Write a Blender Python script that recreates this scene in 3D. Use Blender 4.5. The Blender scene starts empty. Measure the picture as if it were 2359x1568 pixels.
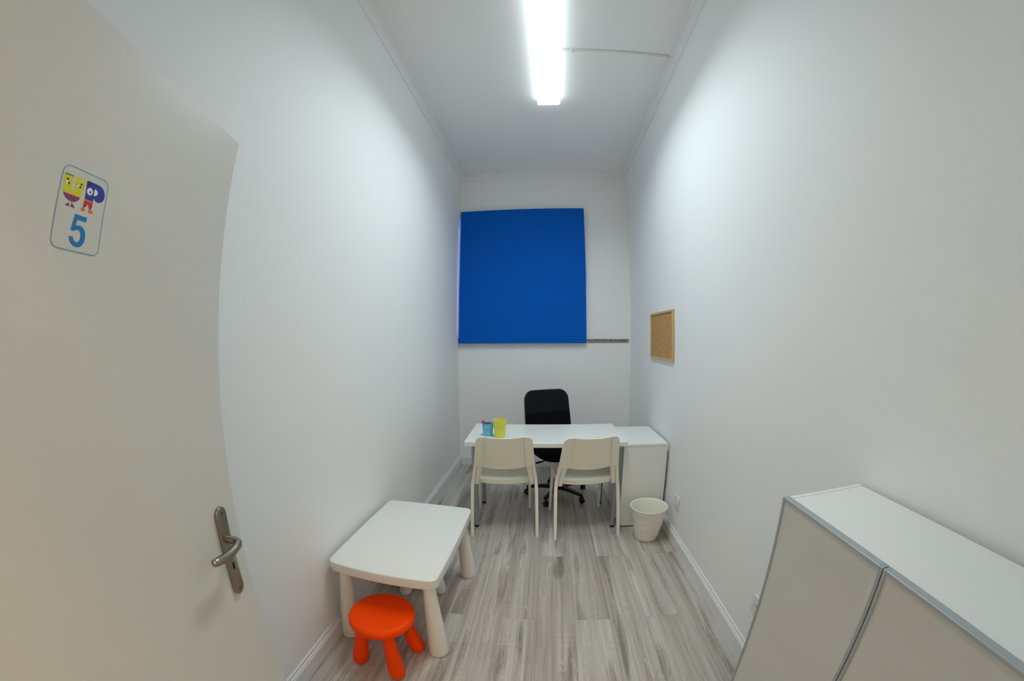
import bpy, bmesh, math, random
from mathutils import Vector, Matrix

# ------------------------------------------------------------------ camera, world, exposure
scene = bpy.context.scene
COL = scene.collection
PI = math.pi

cam_data = bpy.data.cameras.new('camera')
cam = bpy.data.objects.new('camera', cam_data)
COL.objects.link(cam)
scene.camera = cam
cam_data.type = 'PANO'                       # the photograph is taken with a fisheye lens
lens = getattr(cam_data, 'cycles', None) if hasattr(getattr(cam_data, 'cycles', None), 'panorama_type') else cam_data
lens.panorama_type = 'FISHEYE_LENS_POLYNOMIAL'
lens.fisheye_fov = math.radians(200)
cam_data.sensor_fit = 'HORIZONTAL'
cam_data.sensor_width = 36.0
cam_data.sensor_height = 36.0 * 1568 / 2359
lens.fisheye_polynomial_k0 = 0.0
lens.fisheye_polynomial_k1 = -0.07677592803
lens.fisheye_polynomial_k2 = -0.00018597253572
lens.fisheye_polynomial_k3 = 3.055905232467e-05
lens.fisheye_polynomial_k4 = -2.2254955523e-07
cam_data.clip_start = 0.01
CAM_H = 1.50117
yaw, pitch, roll = -0.0919773, -0.0071101, -0.00037
fwd = Vector((math.sin(yaw) * math.cos(pitch), math.cos(yaw) * math.cos(pitch), math.sin(pitch)))
rgt = Vector((math.cos(yaw), -math.sin(yaw), 0))
upv = rgt.cross(fwd)
r2 = rgt * math.cos(roll) + upv * math.sin(roll)
u2 = upv * math.cos(roll) - rgt * math.sin(roll)
M = Matrix((r2, u2, -fwd)).transposed().to_4x4()
M.translation = (0, 0, CAM_H)
cam.matrix_world = M

world = bpy.data.worlds.new('world')
scene.world = world
world.use_nodes = True
wbg = world.node_tree.nodes['Background']
wbg.inputs['Color'].default_value = (0.62, 0.66, 1.0, 1)
wbg.inputs['Strength'].default_value = 1.8

scene.cycles.diffuse_bounces = 6
scene.cycles.max_bounces = 8
scene.cycles.use_light_tree = False
scene.cycles.adaptive_threshold = 0.03
scene.view_settings.view_transform = 'Standard'
scene.view_settings.look = 'None'
scene.view_settings.exposure = 0.14
scene.view_settings.gamma = 1.0
scene.view_settings.use_curve_mapping = False

LAMP_STRENGTH = 3.1        # glow of the diffuser itself
LAMP_POWER = 18.8          # light thrown down through the prismatic diffuser
LAMP_SPREAD = math.radians(144)
LAMP_COLOR = (0.82, 0.95, 1.0)
HALL_STRENGTH = 55.0
HALL_COLOR = (1.0, 0.66, 0.36)
FILL_STRENGTH = 23.0  # panel added behind the camera to fill surfaces facing it
FILL_COLOR = (1.0, 0.82, 0.62)

# ------------------------------------------------------------------ helpers
random.seed(4)

def srgb(r, g, b):
    f = lambda c: (c / 255) / 12.92 if c / 255 <= 0.04045 else ((c / 255 + 0.055) / 1.055) ** 2.4
    return (f(r), f(g), f(b), 1)

def mat(name, color, rough=0.5, metal=0.0, spec=0.5, coat=0.0, coat_rough=0.05, bump=None, mottle=0.0, mscale=8):
    m = bpy.data.materials.new(name)
    m.use_nodes = True
    nt = m.node_tree
    b = nt.nodes['Principled BSDF']
    b.inputs['Base Color'].default_value = color
    b.inputs['Roughness'].default_value = rough
    b.inputs['Metallic'].default_value = metal
    b.inputs['Specular IOR Level'].default_value = spec
    b.inputs['Coat Weight'].default_value = coat
    b.inputs['Coat Roughness'].default_value = coat_rough
    tc = nt.nodes.new('ShaderNodeTexCoord')
    n = nt.nodes.new('ShaderNodeTexNoise')
    n.inputs['Scale'].default_value = mscale
    n.inputs['Detail'].default_value = 1
    nt.links.new(tc.outputs['Object'], n.inputs['Vector'])
    mix = nt.nodes.new('ShaderNodeMix')
    mix.data_type = 'RGBA'
    mix.inputs['A'].default_value = color
    k = 1 - mottle
    mix.inputs['B'].default_value = (color[0] * k, color[1] * k, color[2] * k, 1)
    nt.links.new(n.outputs['Fac'], mix.inputs['Factor'])
    nt.links.new(mix.outputs['Result'], b.inputs['Base Color'])
    if bump:
        n2 = nt.nodes.new('ShaderNodeTexNoise')
        n2.inputs['Scale'].default_value = bump[0]
        n2.inputs['Detail'].default_value = 1
        nt.links.new(tc.outputs['Object'], n2.inputs['Vector'])
        bp = nt.nodes.new('ShaderNodeBump')
        bp.inputs['Strength'].default_value = bump[1]
        bp.inputs['Distance'].default_value = bump[2]
        nt.links.new(n2.outputs['Fac'], bp.inputs['Height'])
        nt.links.new(bp.outputs['Normal'], b.inputs['Normal'])
    return m

def emit_mat(name, color, strength):
    m = bpy.data.materials.new(name)
    m.use_nodes = True
    b = m.node_tree.nodes['Principled BSDF']
    b.inputs['Base Color'].default_value = (0.8, 0.8, 0.8, 1)
    b.inputs['Emission Color'].default_value = (*color, 1)
    b.inputs['Emission Strength'].default_value = strength
    return m

def link(name, me, material=None, parent=None, loc=(0, 0, 0), rotz=0.0):
    o = bpy.data.objects.new(name, me)
    COL.objects.link(o)
    if material and not me.materials:
        me.materials.append(material)
    o.location = loc
    o.rotation_euler = (0, 0, rotz)
    if parent:
        o.parent = parent
    return o

def obj(name, bm, material, parent=None, loc=(0, 0, 0), rotz=0.0, smooth=True, angle=35):
    bmesh.ops.remove_doubles(bm, verts=bm.verts, dist=1e-6)
    bmesh.ops.recalc_face_normals(bm, faces=bm.faces)
    if smooth:
        lim = math.radians(angle)
        for f in bm.faces:
            f.smooth = True
        for e in bm.edges:
            if len(e.link_faces) == 2 and e.calc_face_angle(0) > lim:
                e.smooth = False
    me = bpy.data.meshes.new(name)
    bm.to_mesh(me)
    bm.free()
    return link(name, me, material, parent, loc, rotz)

def tag(o, label, cat, group=None):
    o['label'] = label
    o['category'] = cat
    if group:
        o['group'] = group
    return o

def struct(o, label=None):
    o['kind'] = 'structure'
    if label:
        o['label'] = label
    return o

def thing(name, label, cat, loc=(0, 0, 0), rotz=0.0, group=None):
    o = bpy.data.objects.new(name, None)
    o.empty_display_size = 0.1
    COL.objects.link(o)
    o.location = loc
    o.rotation_euler = (0, 0, rotz)
    return tag(o, label, cat, group)

def copy_tree(o, parent=None):
    c = o.copy()
    COL.objects.link(c)
    c.parent = parent
    for ch in o.children:
        copy_tree(ch, c)
    return c

def box(bm, x0, x1, y0, y1, z0, z1, bevel=0.0, seg=2):
    t = bmesh.new()
    vs = [t.verts.new(p) for p in ((x0, y0, z0), (x1, y0, z0), (x1, y1, z0), (x0, y1, z0), (x0, y0, z1), (x1, y0, z1), (x1, y1, z1), (x0, y1, z1))]
    for f in ((0, 3, 2, 1), (4, 5, 6, 7), (0, 1, 5, 4), (1, 2, 6, 5), (2, 3, 7, 6), (3, 0, 4, 7)):
        t.faces.new([vs[i] for i in f])
    if bevel:
        bmesh.ops.bevel(t, geom=list(t.edges), offset=bevel, segments=seg, profile=0.5, affect='EDGES')
    me = bpy.data.meshes.new('tmp')
    t.to_mesh(me)
    t.free()
    bm.from_mesh(me)
    bpy.data.meshes.remove(me)
    return bm

def B(*a, **k):
    return box(bmesh.new(), *a, **k)

def loft(bm, rings, cap=True):
    """rings: lists of 3D points of equal count, closed loops."""
    vr = [[bm.verts.new(p) for p in r] for r in rings]
    n = len(rings[0])
    for a, b in zip(vr, vr[1:]):
        for i in range(n):
            bm.faces.new((a[i], a[(i + 1) % n], b[(i + 1) % n], b[i]))
    if cap:
        bm.faces.new(list(reversed(vr[0])))
        bm.faces.new(vr[-1])
    return bm

def circ(c, r, n=32, z=None):
    return [(c[0] + r * math.cos(2 * PI * i / n), c[1] + r * math.sin(2 * PI * i / n), c[2]) for i in range(n)]

def lathe(bm, prof, n=40, c=(0, 0)):
    """prof: (radius, z) list; radius 0 at an end closes it."""
    prev = None
    for r, z in prof:
        if r <= 1e-7:
            cur = [bm.verts.new((c[0], c[1], z))]
        else:
            cur = [bm.verts.new((c[0] + r * math.cos(2 * PI * i / n), c[1] + r * math.sin(2 * PI * i / n), z)) for i in range(n)]
        if prev:
            for i in range(n):
                j = (i + 1) % n
                if len(prev) == 1 and len(cur) == 1:
                    continue
                if len(prev) == 1:
                    bm.faces.new((prev[0], cur[j], cur[i]))
                elif len(cur) == 1:
                    bm.faces.new((prev[i], prev[j], cur[0]))
                else:
                    bm.faces.new((prev[i], prev[j], cur[j], cur[i]))
        prev = cur
    return bm

def tube(bm, pts, rad, n=14, closed=False, caps=True, flat=1.0):
    """Sweep a circle along pts (rad may be a list); flat squashes along the second axis."""
    pts = [Vector(p) for p in pts]
    m = len(pts)
    rads = rad if isinstance(rad, (list, tuple)) else [rad] * m
    rings = []
    ref = None
    for i, p in enumerate(pts):
        if closed:
            d = pts[(i + 1) % m] - pts[i - 1]
        else:
            d = pts[min(i + 1, m - 1)] - pts[max(i - 1, 0)]
        d.normalize()
        if ref is None:
            ref = Vector((0, 0, 1)) if abs(d.z) < 0.9 else Vector((1, 0, 0))
        a = d.cross(ref)
        a.normalize()
        b = a.cross(d)
        ref = b
        rings.append([p + a * (rads[i] * math.cos(2 * PI * k / n)) + b * (flat * rads[i] * math.sin(2 * PI * k / n)) for k in range(n)])
    if closed:
        rings.append(rings[0])
        loft(bm, rings, cap=False)
    else:
        loft(bm, rings, cap=caps)
    return bm

def rrect(hx, hy, r, seg=6, cx=0, cy=0):
    """rounded rectangle outline, counter-clockwise"""
    out = []
    for sx, sy, a0 in ((1, 1, 0), (-1, 1, PI / 2), (-1, -1, PI), (1, -1, 1.5 * PI)):
        for k in range(seg + 1):
            a = a0 + k * PI / 2 / seg
            out.append((cx + sx * (hx - r) + r * math.cos(a), cy + sy * (hy - r) + r * math.sin(a)))
    return out

def plate(bm, outline, z0, z1, edge=0.0, seg=3):
    """vertical prism of a 2D outline with rounded top and bottom rim (edge inset towards the centroid)"""
    cx = sum(p[0] for p in outline) / len(outline)
    cy = sum(p[1] for p in outline) / len(outline)
    def ring(ins, z):
        out = []
        n = len(outline)
        for i in range(n):
            p0, p1, p2 = Vector(outline[i - 1]), Vector(outline[i]), Vector(outline[(i + 1) % n])
            t = (p2 - p0)
            t.normalize()
            nn = Vector((t.y, -t.x))
            q = p1 - nn * ins
            out.append((q.x, q.y, z))
        return out
    rings = []
    if edge:
        for k in range(seg + 1):
            a = PI / 2 * k / seg
            rings.append(ring(edge * (1 - math.sin(a)), z0 + edge * (1 - math.cos(a))))
        for k in range(seg + 1):
            a = PI / 2 * (1 - k / seg)
            rings.append(ring(edge * (1 - math.sin(a)), z1 - edge * (1 - math.cos(a))))
    else:
        rings = [ring(0, z0), ring(0, z1)]
    return loft(bm, rings)

def shell(bm, fa, fb, nu, nv):
    """closed slab between two surfaces fa(u,v), fb(u,v), u in -1..1, v in 0..1"""
    def grid(f):
        return [[bm.verts.new(f(-1 + 2 * i / nu, j / nv)) for i in range(nu + 1)] for j in range(nv + 1)]
    A, Bq = grid(fa), grid(fb)
    for j in range(nv):
        for i in range(nu):
            bm.faces.new((A[j][i], A[j][i + 1], A[j + 1][i + 1], A[j + 1][i]))
            bm.faces.new((Bq[j][i + 1], Bq[j][i], Bq[j + 1][i], Bq[j + 1][i + 1]))
    for i in range(nu):
        bm.faces.new((A[0][i + 1], A[0][i], Bq[0][i], Bq[0][i + 1]))
        bm.faces.new((A[nv][i], A[nv][i + 1], Bq[nv][i + 1], Bq[nv][i]))
    for j in range(nv):
        bm.faces.new((A[j][0], A[j + 1][0], Bq[j + 1][0], Bq[j][0]))
        bm.faces.new((A[j + 1][nu], A[j][nu], Bq[j][nu], Bq[j + 1][nu]))
    return bm

def transform(bm, m):
    bmesh.ops.transform(bm, matrix=m, verts=bm.verts)
    return bm

# ------------------------------------------------------------------ materials
M_wall = mat('wall_paint', srgb(243, 243, 241), 0.6, spec=0.3, mottle=0.02, mscale=1.5)
M_ceil = mat('ceiling_paint', srgb(246, 246, 244), 0.8, spec=0.2, mottle=0.02, mscale=1.5)
M_corn = mat('cornice_plaster', srgb(238, 238, 236), 0.7, spec=0.2, mottle=0.02)
M_base = mat('baseboard_lacquer', srgb(230, 230, 228), 0.35, mottle=0.02)
M_door = mat('door_lacquer', srgb(219, 217, 209), 0.33, spec=0.4, mottle=0.02, mscale=2)
M_steel = mat('brushed_steel', srgb(158, 150, 138), 0.32, metal=1.0, mottle=0.06, mscale=60)
M_dark = mat('dark_slot', srgb(15, 14, 13), 0.6)
M_lam = mat('white_laminate', srgb(236, 236, 232), 0.28, spec=0.5, mottle=0.015)
M_lam_edge = mat('laminate_edge', srgb(222, 220, 216), 0.4, mottle=0.02)
M_plast = mat('white_plastic', srgb(231, 229, 222), 0.34, mottle=0.02)
M_chair = mat('cream_plastic', srgb(249, 243, 225), 0.42, mottle=0.03, bump=(700, 0.12, 0.0006))
M_bin = mat('bin_plastic', srgb(242, 238, 226), 0.4, mottle=0.02)
M_orange = mat('orange_plastic', srgb(250, 68, 0), 0.42, spec=0.35, mottle=0.03, bump=(500, 0.12, 0.0006))
M_orange.node_tree.nodes['Principled BSDF'].inputs['Specular Tint'].default_value = (1.0, 0.45, 0.15, 1)
M_grey = mat('grey_lacquered_steel', srgb(164, 167, 168), 0.42, metal=0.3, mottle=0.04)
M_black = mat('black_plastic', srgb(16, 16, 17), 0.45, mottle=0.1)
M_fabric = mat('black_fabric', srgb(13, 13, 15), 0.9, spec=0.15, mottle=0.3, mscale=300, bump=(900, 0.4, 0.001))
M_mesh = mat('black_mesh_fabric', srgb(27, 27, 28), 0.85, spec=0.2, mottle=0.4, mscale=400, bump=(1200, 0.5, 0.001))
M_alu = mat('satin_aluminium', srgb(178, 186, 190), 0.42, metal=0.45, mottle=0.03)
M_gloss = mat('glossy_white_panel', srgb(203, 205, 202), 0.22, spec=0.5, coat=1.0, coat_rough=0.03, mottle=0.01)
M_blind = mat('blue_blind_fabric', srgb(0, 95, 197), 0.85, spec=0.15, mottle=0.08, mscale=500, bump=(1500, 0.25, 0.0005))
M_socket = mat('socket_plastic', srgb(228, 227, 224), 0.3, mottle=0.01)
M_conduit = mat('conduit_plastic', srgb(226, 226, 224), 0.45, mottle=0.01)
M_lampwhite = mat('lamp_housing', srgb(232, 233, 233), 0.4, mottle=0.01)
M_pine = mat('pine_frame', srgb(214, 182, 132), 0.5, mottle=0.18, mscale=30)
M_ycup = mat('yellow_plastic', srgb(236, 230, 84), 0.4, mottle=0.04)
M_bcup = mat('light_blue_plastic', srgb(112, 198, 232), 0.4, mottle=0.05)
M_pink = mat('pink_plastic', srgb(230, 20, 120), 0.35, mottle=0.03)
M_navy = mat('navy_plastic', srgb(16, 36, 62), 0.35, mottle=0.03)
M_sign = mat('sign_vinyl', srgb(214, 212, 202), 0.3, mottle=0.01)
P_blue = mat('print_blue', srgb(0, 120, 190), 0.35)
P_line = mat('print_line_blue', srgb(92, 150, 190), 0.35)
P_yellow = mat('print_yellow', srgb(222, 214, 20), 0.35)
P_purple = mat('print_purple', srgb(134, 44, 120), 0.35)
P_navy = mat('print_royal_blue', srgb(20, 40, 160), 0.35)
P_black = mat('print_black', srgb(12, 14, 16), 0.35)
P_white = mat('print_white', srgb(240, 242, 236), 0.35)
P_red = mat('print_red', srgb(214, 22, 20), 0.35)
P_orange = mat('print_orange', srgb(240, 110, 40), 0.35)
P_green = mat('print_green', srgb(84, 140, 40), 0.35)

def cork_material():
    m = mat('cork', srgb(190, 146, 92), 0.85, spec=0.2)
    nt = m.node_tree
    b = nt.nodes['Principled BSDF']
    tc = nt.nodes.new('ShaderNodeTexCoord')
    v = nt.nodes.new('ShaderNodeTexVoronoi')
    v.inputs['Scale'].default_value = 260
    nt.links.new(tc.outputs['Object'], v.inputs['Vector'])
    r = nt.nodes.new('ShaderNodeValToRGB')
    r.color_ramp.elements[0].color = srgb(218, 170, 112)
    r.color_ramp.elements[1].color = srgb(150, 108, 62)
    r.color_ramp.elements[0].position = 0.25
    r.color_ramp.elements[1].position = 0.9
    nt.links.new(v.outputs['Color'], r.inputs['Fac'])
    nt.links.new(r.outputs['Color'], b.inputs['Base Color'])
    return m
M_cork = cork_material()

def stone_material():
    m = mat('sill_stone', srgb(150, 130, 118), 0.4)
    nt = m.node_tree
    b = nt.nodes['Principled BSDF']
    tc = nt.nodes.new('ShaderNodeTexCoord')
    mp = nt.nodes.new('ShaderNodeMapping')
    mp.inputs['Scale'].default_value = (7, 7, 26)
    nt.links.new(tc.outputs['Object'], mp.inputs['Vector'])
    n = nt.nodes.new('ShaderNodeTexNoise')
    n.inputs['Scale'].default_value = 3.2
    n.inputs['Detail'].default_value = 7
    n.inputs['Distortion'].default_value = 1.6
    nt.links.new(mp.outputs['Vector'], n.inputs['Vector'])
    r = nt.nodes.new('ShaderNodeValToRGB')
    r.color_ramp.elements[0].color = srgb(84, 66, 60)
    r.color_ramp.elements[0].position = 0.35
    r.color_ramp.elements[1].color = srgb(186, 172, 160)
    r.color_ramp.elements[1].position = 0.68
    nt.links.new(n.outputs['Fac'], r.inputs['Fac'])
    nt.links.new(r.outputs['Color'], b.inputs['Base Color'])
    return m
M_stone = stone_material()

def wood_floor_material():
    """greyed oak: long streaks, cathedral arches, pale cerused pores, fine saw marks; every plank has its own offset"""
    m = bpy.data.materials.new('grey_oak_plank')
    m.use_nodes = True
    nt = m.node_tree
    N, L = nt.nodes, nt.links
    b = N['Principled BSDF']
    tc = N.new('ShaderNodeTexCoord')
    oi = N.new('ShaderNodeObjectInfo')
    def math_(op, a, c=None, d=None):
        n = N.new('ShaderNodeMath')
        n.operation = op
        for i, v in enumerate((a, c, d)):
            if v is None:
                continue
            if isinstance(v, (int, float)):
                n.inputs[i].default_value = v
            else:
                L.new(v, n.inputs[i])
        return n.outputs[0]
    sep = N.new('ShaderNodeSeparateXYZ')
    L.new(tc.outputs['Object'], sep.inputs[0])
    rnd = oi.outputs['Random']
    x, y = sep.outputs['X'], sep.outputs['Y']
    off = math_('MULTIPLY', rnd, 37.0)
    def noise(sx, sy, scale, detail=4, dist=0.0, o=off, rough=0.55):
        c = N.new('ShaderNodeCombineXYZ')
        L.new(math_('MULTIPLY', x, sx), c.inputs[0])
        L.new(math_('MULTIPLY', y, sy), c.inputs[1])
        L.new(o, c.inputs[2])
        n = N.new('ShaderNodeTexNoise')
        n.inputs['Scale'].default_value = scale
        n.inputs['Detail'].default_value = detail
        n.inputs['Distortion'].default_value = dist
        n.inputs['Roughness'].default_value = rough
        L.new(c.outputs[0], n.inputs['Vector'])
        return n.outputs['Fac']
    def smooth(v, a, c):
        n = N.new('ShaderNodeMapRange')
        n.interpolation_type = 'SMOOTHSTEP'
        n.inputs['From Min'].default_value = a
        n.inputs['From Max'].default_value = c
        L.new(v, n.inputs['Value'])
        return n.outputs['Result']
    # long spindle-shaped flames with contour rings around them
    f0 = noise(12.0, 1.55, 1.0, 1.0, 0.25)
    field = math_('ADD', f0, math_('MULTIPLY', noise(60, 14, 1.0, 2), 0.022))
    core = smooth(field, 0.54, 0.70)
    near = smooth(field, 0.46, 0.58)
    rings = math_('SINE', math_('MULTIPLY', field, 170.0))
    fine = smooth(rings, 0.35, 1.0)
    streak = noise(75, 1.1, 1.0, 4, 0.3)
    broad = noise(16, 0.55, 1.0, 2, 0.5)
    pores = noise(420, 9, 1.0, 2)
    saw = noise(2.5, 170, 1.0, 1)
    t = math_('MULTIPLY_ADD', math_('SUBTRACT', broad, 0.5), 1.05, 0.68)
    t = math_('ADD', t, math_('MULTIPLY', math_('SUBTRACT', streak, 0.5), 0.80))
    t = math_('ADD', t, math_('MULTIPLY', math_('SUBTRACT', pores, 0.5), 0.42))
    t = math_('SUBTRACT', t, math_('MULTIPLY', core, 0.38))
    t = math_('ADD', t, math_('MULTIPLY', math_('MULTIPLY', near, fine), 0.17))
    t = math_('ADD', t, math_('MULTIPLY', math_('MULTIPLY', smooth(noise(11, 4, 1.0, 1), 0.5, 0.64), math_('SUBTRACT', saw, 0.5)), 0.36))
    t = math_('ADD', t, math_('MULTIPLY', math_('SUBTRACT', rnd, 0.5), 0.10))
    ramp = N.new('ShaderNodeValToRGB')
    cr = ramp.color_ramp
    cr.elements[0].position = 0.0
    cr.elements[0].color = srgb(122, 108, 98)
    cr.elements[1].position = 1.0
    cr.elements[1].color = srgb(203, 198, 190)
    e = cr.elements.new(0.35)
    e.color = srgb(150, 139, 129)
    e = cr.elements.new(0.62)
    e.color = srgb(174, 166, 157)
    L.new(t, ramp.inputs['Fac'])
    L.new(ramp.outputs['Color'], b.inputs['Base Color'])
    b.inputs['Roughness'].default_value = 0.36
    b.inputs['Specular IOR Level'].default_value = 0.4
    bp = N.new('ShaderNodeBump')
    bp.inputs['Strength'].default_value = 0.12
    bp.inputs['Distance'].default_value = 0.001
    L.new(t, bp.inputs['Height'])
    L.new(bp.outputs['Normal'], b.inputs['Normal'])
    return m
M_wood = wood_floor_material()
M_under = mat('floor_underlay', srgb(60, 54, 50), 0.9)

# ------------------------------------------------------------------ room shell
XL, XR, YB, YF = -1.0022, 0.9682, 4.152, -0.175
ZC = 3.487
T = 0.12

floor = struct(obj('floor', B(XL - T, XR + T, YF, YB + T, -0.08, -0.009), M_under, smooth=False))
# oak planks: 0.1953 m wide, 1.29 m long, butt joints in two alternating rows
PITCH, PLEN, X0 = 0.1953, 1.29, -0.0135
random.seed(11)
for n in range(-6, 6):
    xa, xb = X0 + n * PITCH, X0 + (n + 1) * PITCH
    xa, xb = max(xa, XL), min(xb, XR)
    if xb - xa < 0.004:
        continue
    start = (1.611 if n % 2 else 2.258) - 3 * PLEN
    if n == -3 or n == -1 or n == 1 or n == 3 or n == -5:
        start = 1.611 - 3 * PLEN
    else:
        start = 2.258 - 3 * PLEN
    y = start
    while y < YB:
        ya, yb = max(y, YF), min(y + PLEN, YB)
        y += PLEN
        if yb - ya < 0.01:
            continue
        cx, cy = (xa + xb) / 2, (ya + yb) / 2
        hx, hy = (xb - xa) / 2 - 0.0002, (yb - ya) / 2 - 0.0003
        bm = bmesh.new()
        e = 0.0007
        loft(bm, [[(-hx, -hy, -0.009), (hx, -hy, -0.009), (hx, hy, -0.009), (-hx, hy, -0.009)],
                  [(-hx, -hy, -e), (hx, -hy, -e), (hx, hy, -e), (-hx, hy, -e)],
                  [(-hx + e, -hy + e, 0), (hx - e, -hy + e, 0), (hx - e, hy - e, 0), (-hx + e, hy - e, 0)]])
        obj('plank', bm, M_wood, floor, (cx, cy, 0), smooth=False)

struct(obj('wall_left', B(XL - T, XL, YF - 0.15, YB + T, 0, ZC + 0.1), M_wall, smooth=False))
struct(obj('wall_right', B(XR, XR + T, YF - 0.15, YB + T, 0, ZC + 0.1), M_wall, smooth=False))
# back wall with the window opening (behind the blind)
WX0, WX1, WZ0, WZ1 = XL, 0.37, 1.489, 2.93
bm = B(XL, XR, YB, YB + 0.22, 0, WZ0)
box(bm, XL, XR, YB, YB + 0.22, WZ1, ZC + 0.1)
box(bm, WX1, XR, YB, YB + 0.22, WZ0, WZ1)
struct(obj('wall_back', bm, M_wall, smooth=False))
struct(obj('ceiling', B(XL - T, XR + T, YF - 0.15, YB + T, ZC, ZC + 0.12), M_ceil, smooth=False))

# door opening in the front wall, behind the camera
DX0, DX1, DZ = -0.56, 0.27, 2.0
YH = YF - 0.15
bm = B(XL, DX0, YH, YF, 0, ZC)
box(bm, DX1, XR, YH, YF, 0, ZC)
box(bm, DX0, DX1, YH, YF, DZ, ZC)
struct(obj('wall_front', bm, M_wall, smooth=False))
# corridor beyond the doorway
HX0, HX1, HY0, HZ = -1.6, 1.9, -1.75, 2.75
M_hall = mat('corridor_paint', srgb(230, 222, 206), 0.7, mottle=0.02)
struct(obj('floor_corridor', B(HX0, HX1, HY0, YF, -0.08, -0.001), M_wood, smooth=False))
hall_ceiling = struct(obj('ceiling_corridor', B(HX0, HX1, HY0, YH, HZ, HZ + 0.1), M_hall, smooth=False))
struct(obj('wall_corridor_rear', B(HX0, HX1, HY0 - 0.1, HY0, 0, HZ), M_hall, smooth=False))
struct(obj('wall_corridor_left', B(HX0 - 0.1, HX0, HY0, YH, 0, HZ), M_hall, smooth=False))
struct(obj('wall_corridor_right', B(HX1, HX1 + 0.1, HY0, YH, 0, HZ), M_hall, smooth=False))
bm = B(HX0, XL, YH, YF, 0, HZ)
box(bm, XR, HX1, YH, YF, 0, HZ)
struct(obj('wall_corridor_front', bm, M_hall, smooth=False))
# door lining
bm = B(DX0 - 0.07, DX0, YF, YF + 0.012, 0, DZ + 0.07)
box(bm, DX1, DX1 + 0.07, YF, YF + 0.012, 0, DZ + 0.07)
box(bm, DX0, DX1, YF, YF + 0.012, DZ, DZ + 0.07)
struct(obj('trim_5', bm, M_door, smooth=False))

# baseboards: tall flat board with a two-step top
BP = [(0, 0), (0.0165, 0), (0.0165, 0.079), (0.0125, 0.0835), (0.0125, 0.0895), (0.0095, 0.0915), (0.0068, 0.0925), (0.0068, 0.1025), (0.004, 0.108), (0, 0.1095)]
def baseboard(name, p0, p1, inward, profile=BP, m=M_base):
    """profile (out of wall, up) swept from p0 to p1"""
    bm = bmesh.new()
    rings = []
    for p in (p0, p1):
        rings.append([(p[0] + inward[0] * o, p[1] + inward[1] * o, h) for o, h in profile])
    loft(bm, rings)
    return struct(obj(name, bm, m, smooth=False))
baseboard('baseboard_left', (XL, YF), (XL, YB), (1, 0))
baseboard('baseboard_right', (XR, YF), (XR, YB), (-1, 0))
baseboard('baseboard_back', (XL + 0.0165, YB), (XR - 0.0165, YB), (0, -1))
# cornices: cove with a bead at the ceiling
CZ = 3.411
cp = [(0, CZ), (0.006, CZ), (0.0065, CZ + 0.006)]
for k in range(9):
    a = PI / 2 * k / 8
    cp.append((0.0065 + 0.033 * (1 - math.cos(a)), CZ + 0.006 + 0.055 * math.sin(a)))
cp += [(0.041, CZ + 0.063), (0.0445, CZ + 0.0655), (0.0455, CZ + 0.070), (0.0445, ZC), (0, ZC)]
baseboard('trim_1', (XL, YF), (XL, YB), (1, 0), cp, M_corn)
baseboard('trim_2', (XR, YF), (XR, YB), (-1, 0), cp, M_corn)
cpb = [(o, z - 0.012 if z < ZC - 0.03 else z) for o, z in cp]
baseboard('trim_3', (XL, YB), (XR, YB), (0, -1), cpb, M_corn)
baseboard('trim_4', (XL, YF), (XR, YF), (0, 1), cp, M_corn)

# window behind the blind
win = bpy.data.objects.new('window_1', None)
COL.objects.link(win)
win.location = ((WX0 + WX1) / 2, YB + 0.1, WZ0)
struct(win, 'white framed window hidden behind the blue roller blind')
hw, hh = (WX1 - WX0) / 2, WZ1 - WZ0
bm = B(-hw, -hw + 0.02, 0.02, 0.08, 0, hh)
box(bm, hw - 0.05, hw, 0.02, 0.08, 0, hh)
box(bm, -hw + 0.02, hw - 0.05, 0.02, 0.08, 0, 0.05)
box(bm, -hw + 0.02, hw - 0.05, 0.02, 0.08, hh - 0.05, hh)
box(bm, -0.035, 0.035, 0.02, 0.08, 0.05, hh - 0.05)
obj('window_frame', bm, M_lam, win, smooth=False)
M_glass = bpy.data.materials.new('window_glass')
M_glass.use_nodes = True
gb = M_glass.node_tree.nodes['Principled BSDF']
gb.inputs['Transmission Weight'].default_value = 1.0
gb.inputs['Roughness'].default_value = 0.02
gb.inputs['Base Color'].default_value = (0.9, 0.93, 1, 1)
for s in (-1, 1):
    a, c = sorted((s * 0.035, s * (hw - (0.05 if s > 0 else 0.02))))
    obj('pane', B(a, c, 0.047, 0.053, 0.05, hh - 0.05), M_glass, win, smooth=False)
sill = obj('window_sill', B(XL + 0.0005, 0.945, YB - 0.013, YB - 0.0005, 1.4515, 1.488), M_stone, smooth=False)
sill.parent = win
sill.location = -win.location
sill['label'] = 'narrow brown veined sill edge under the window'

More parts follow.
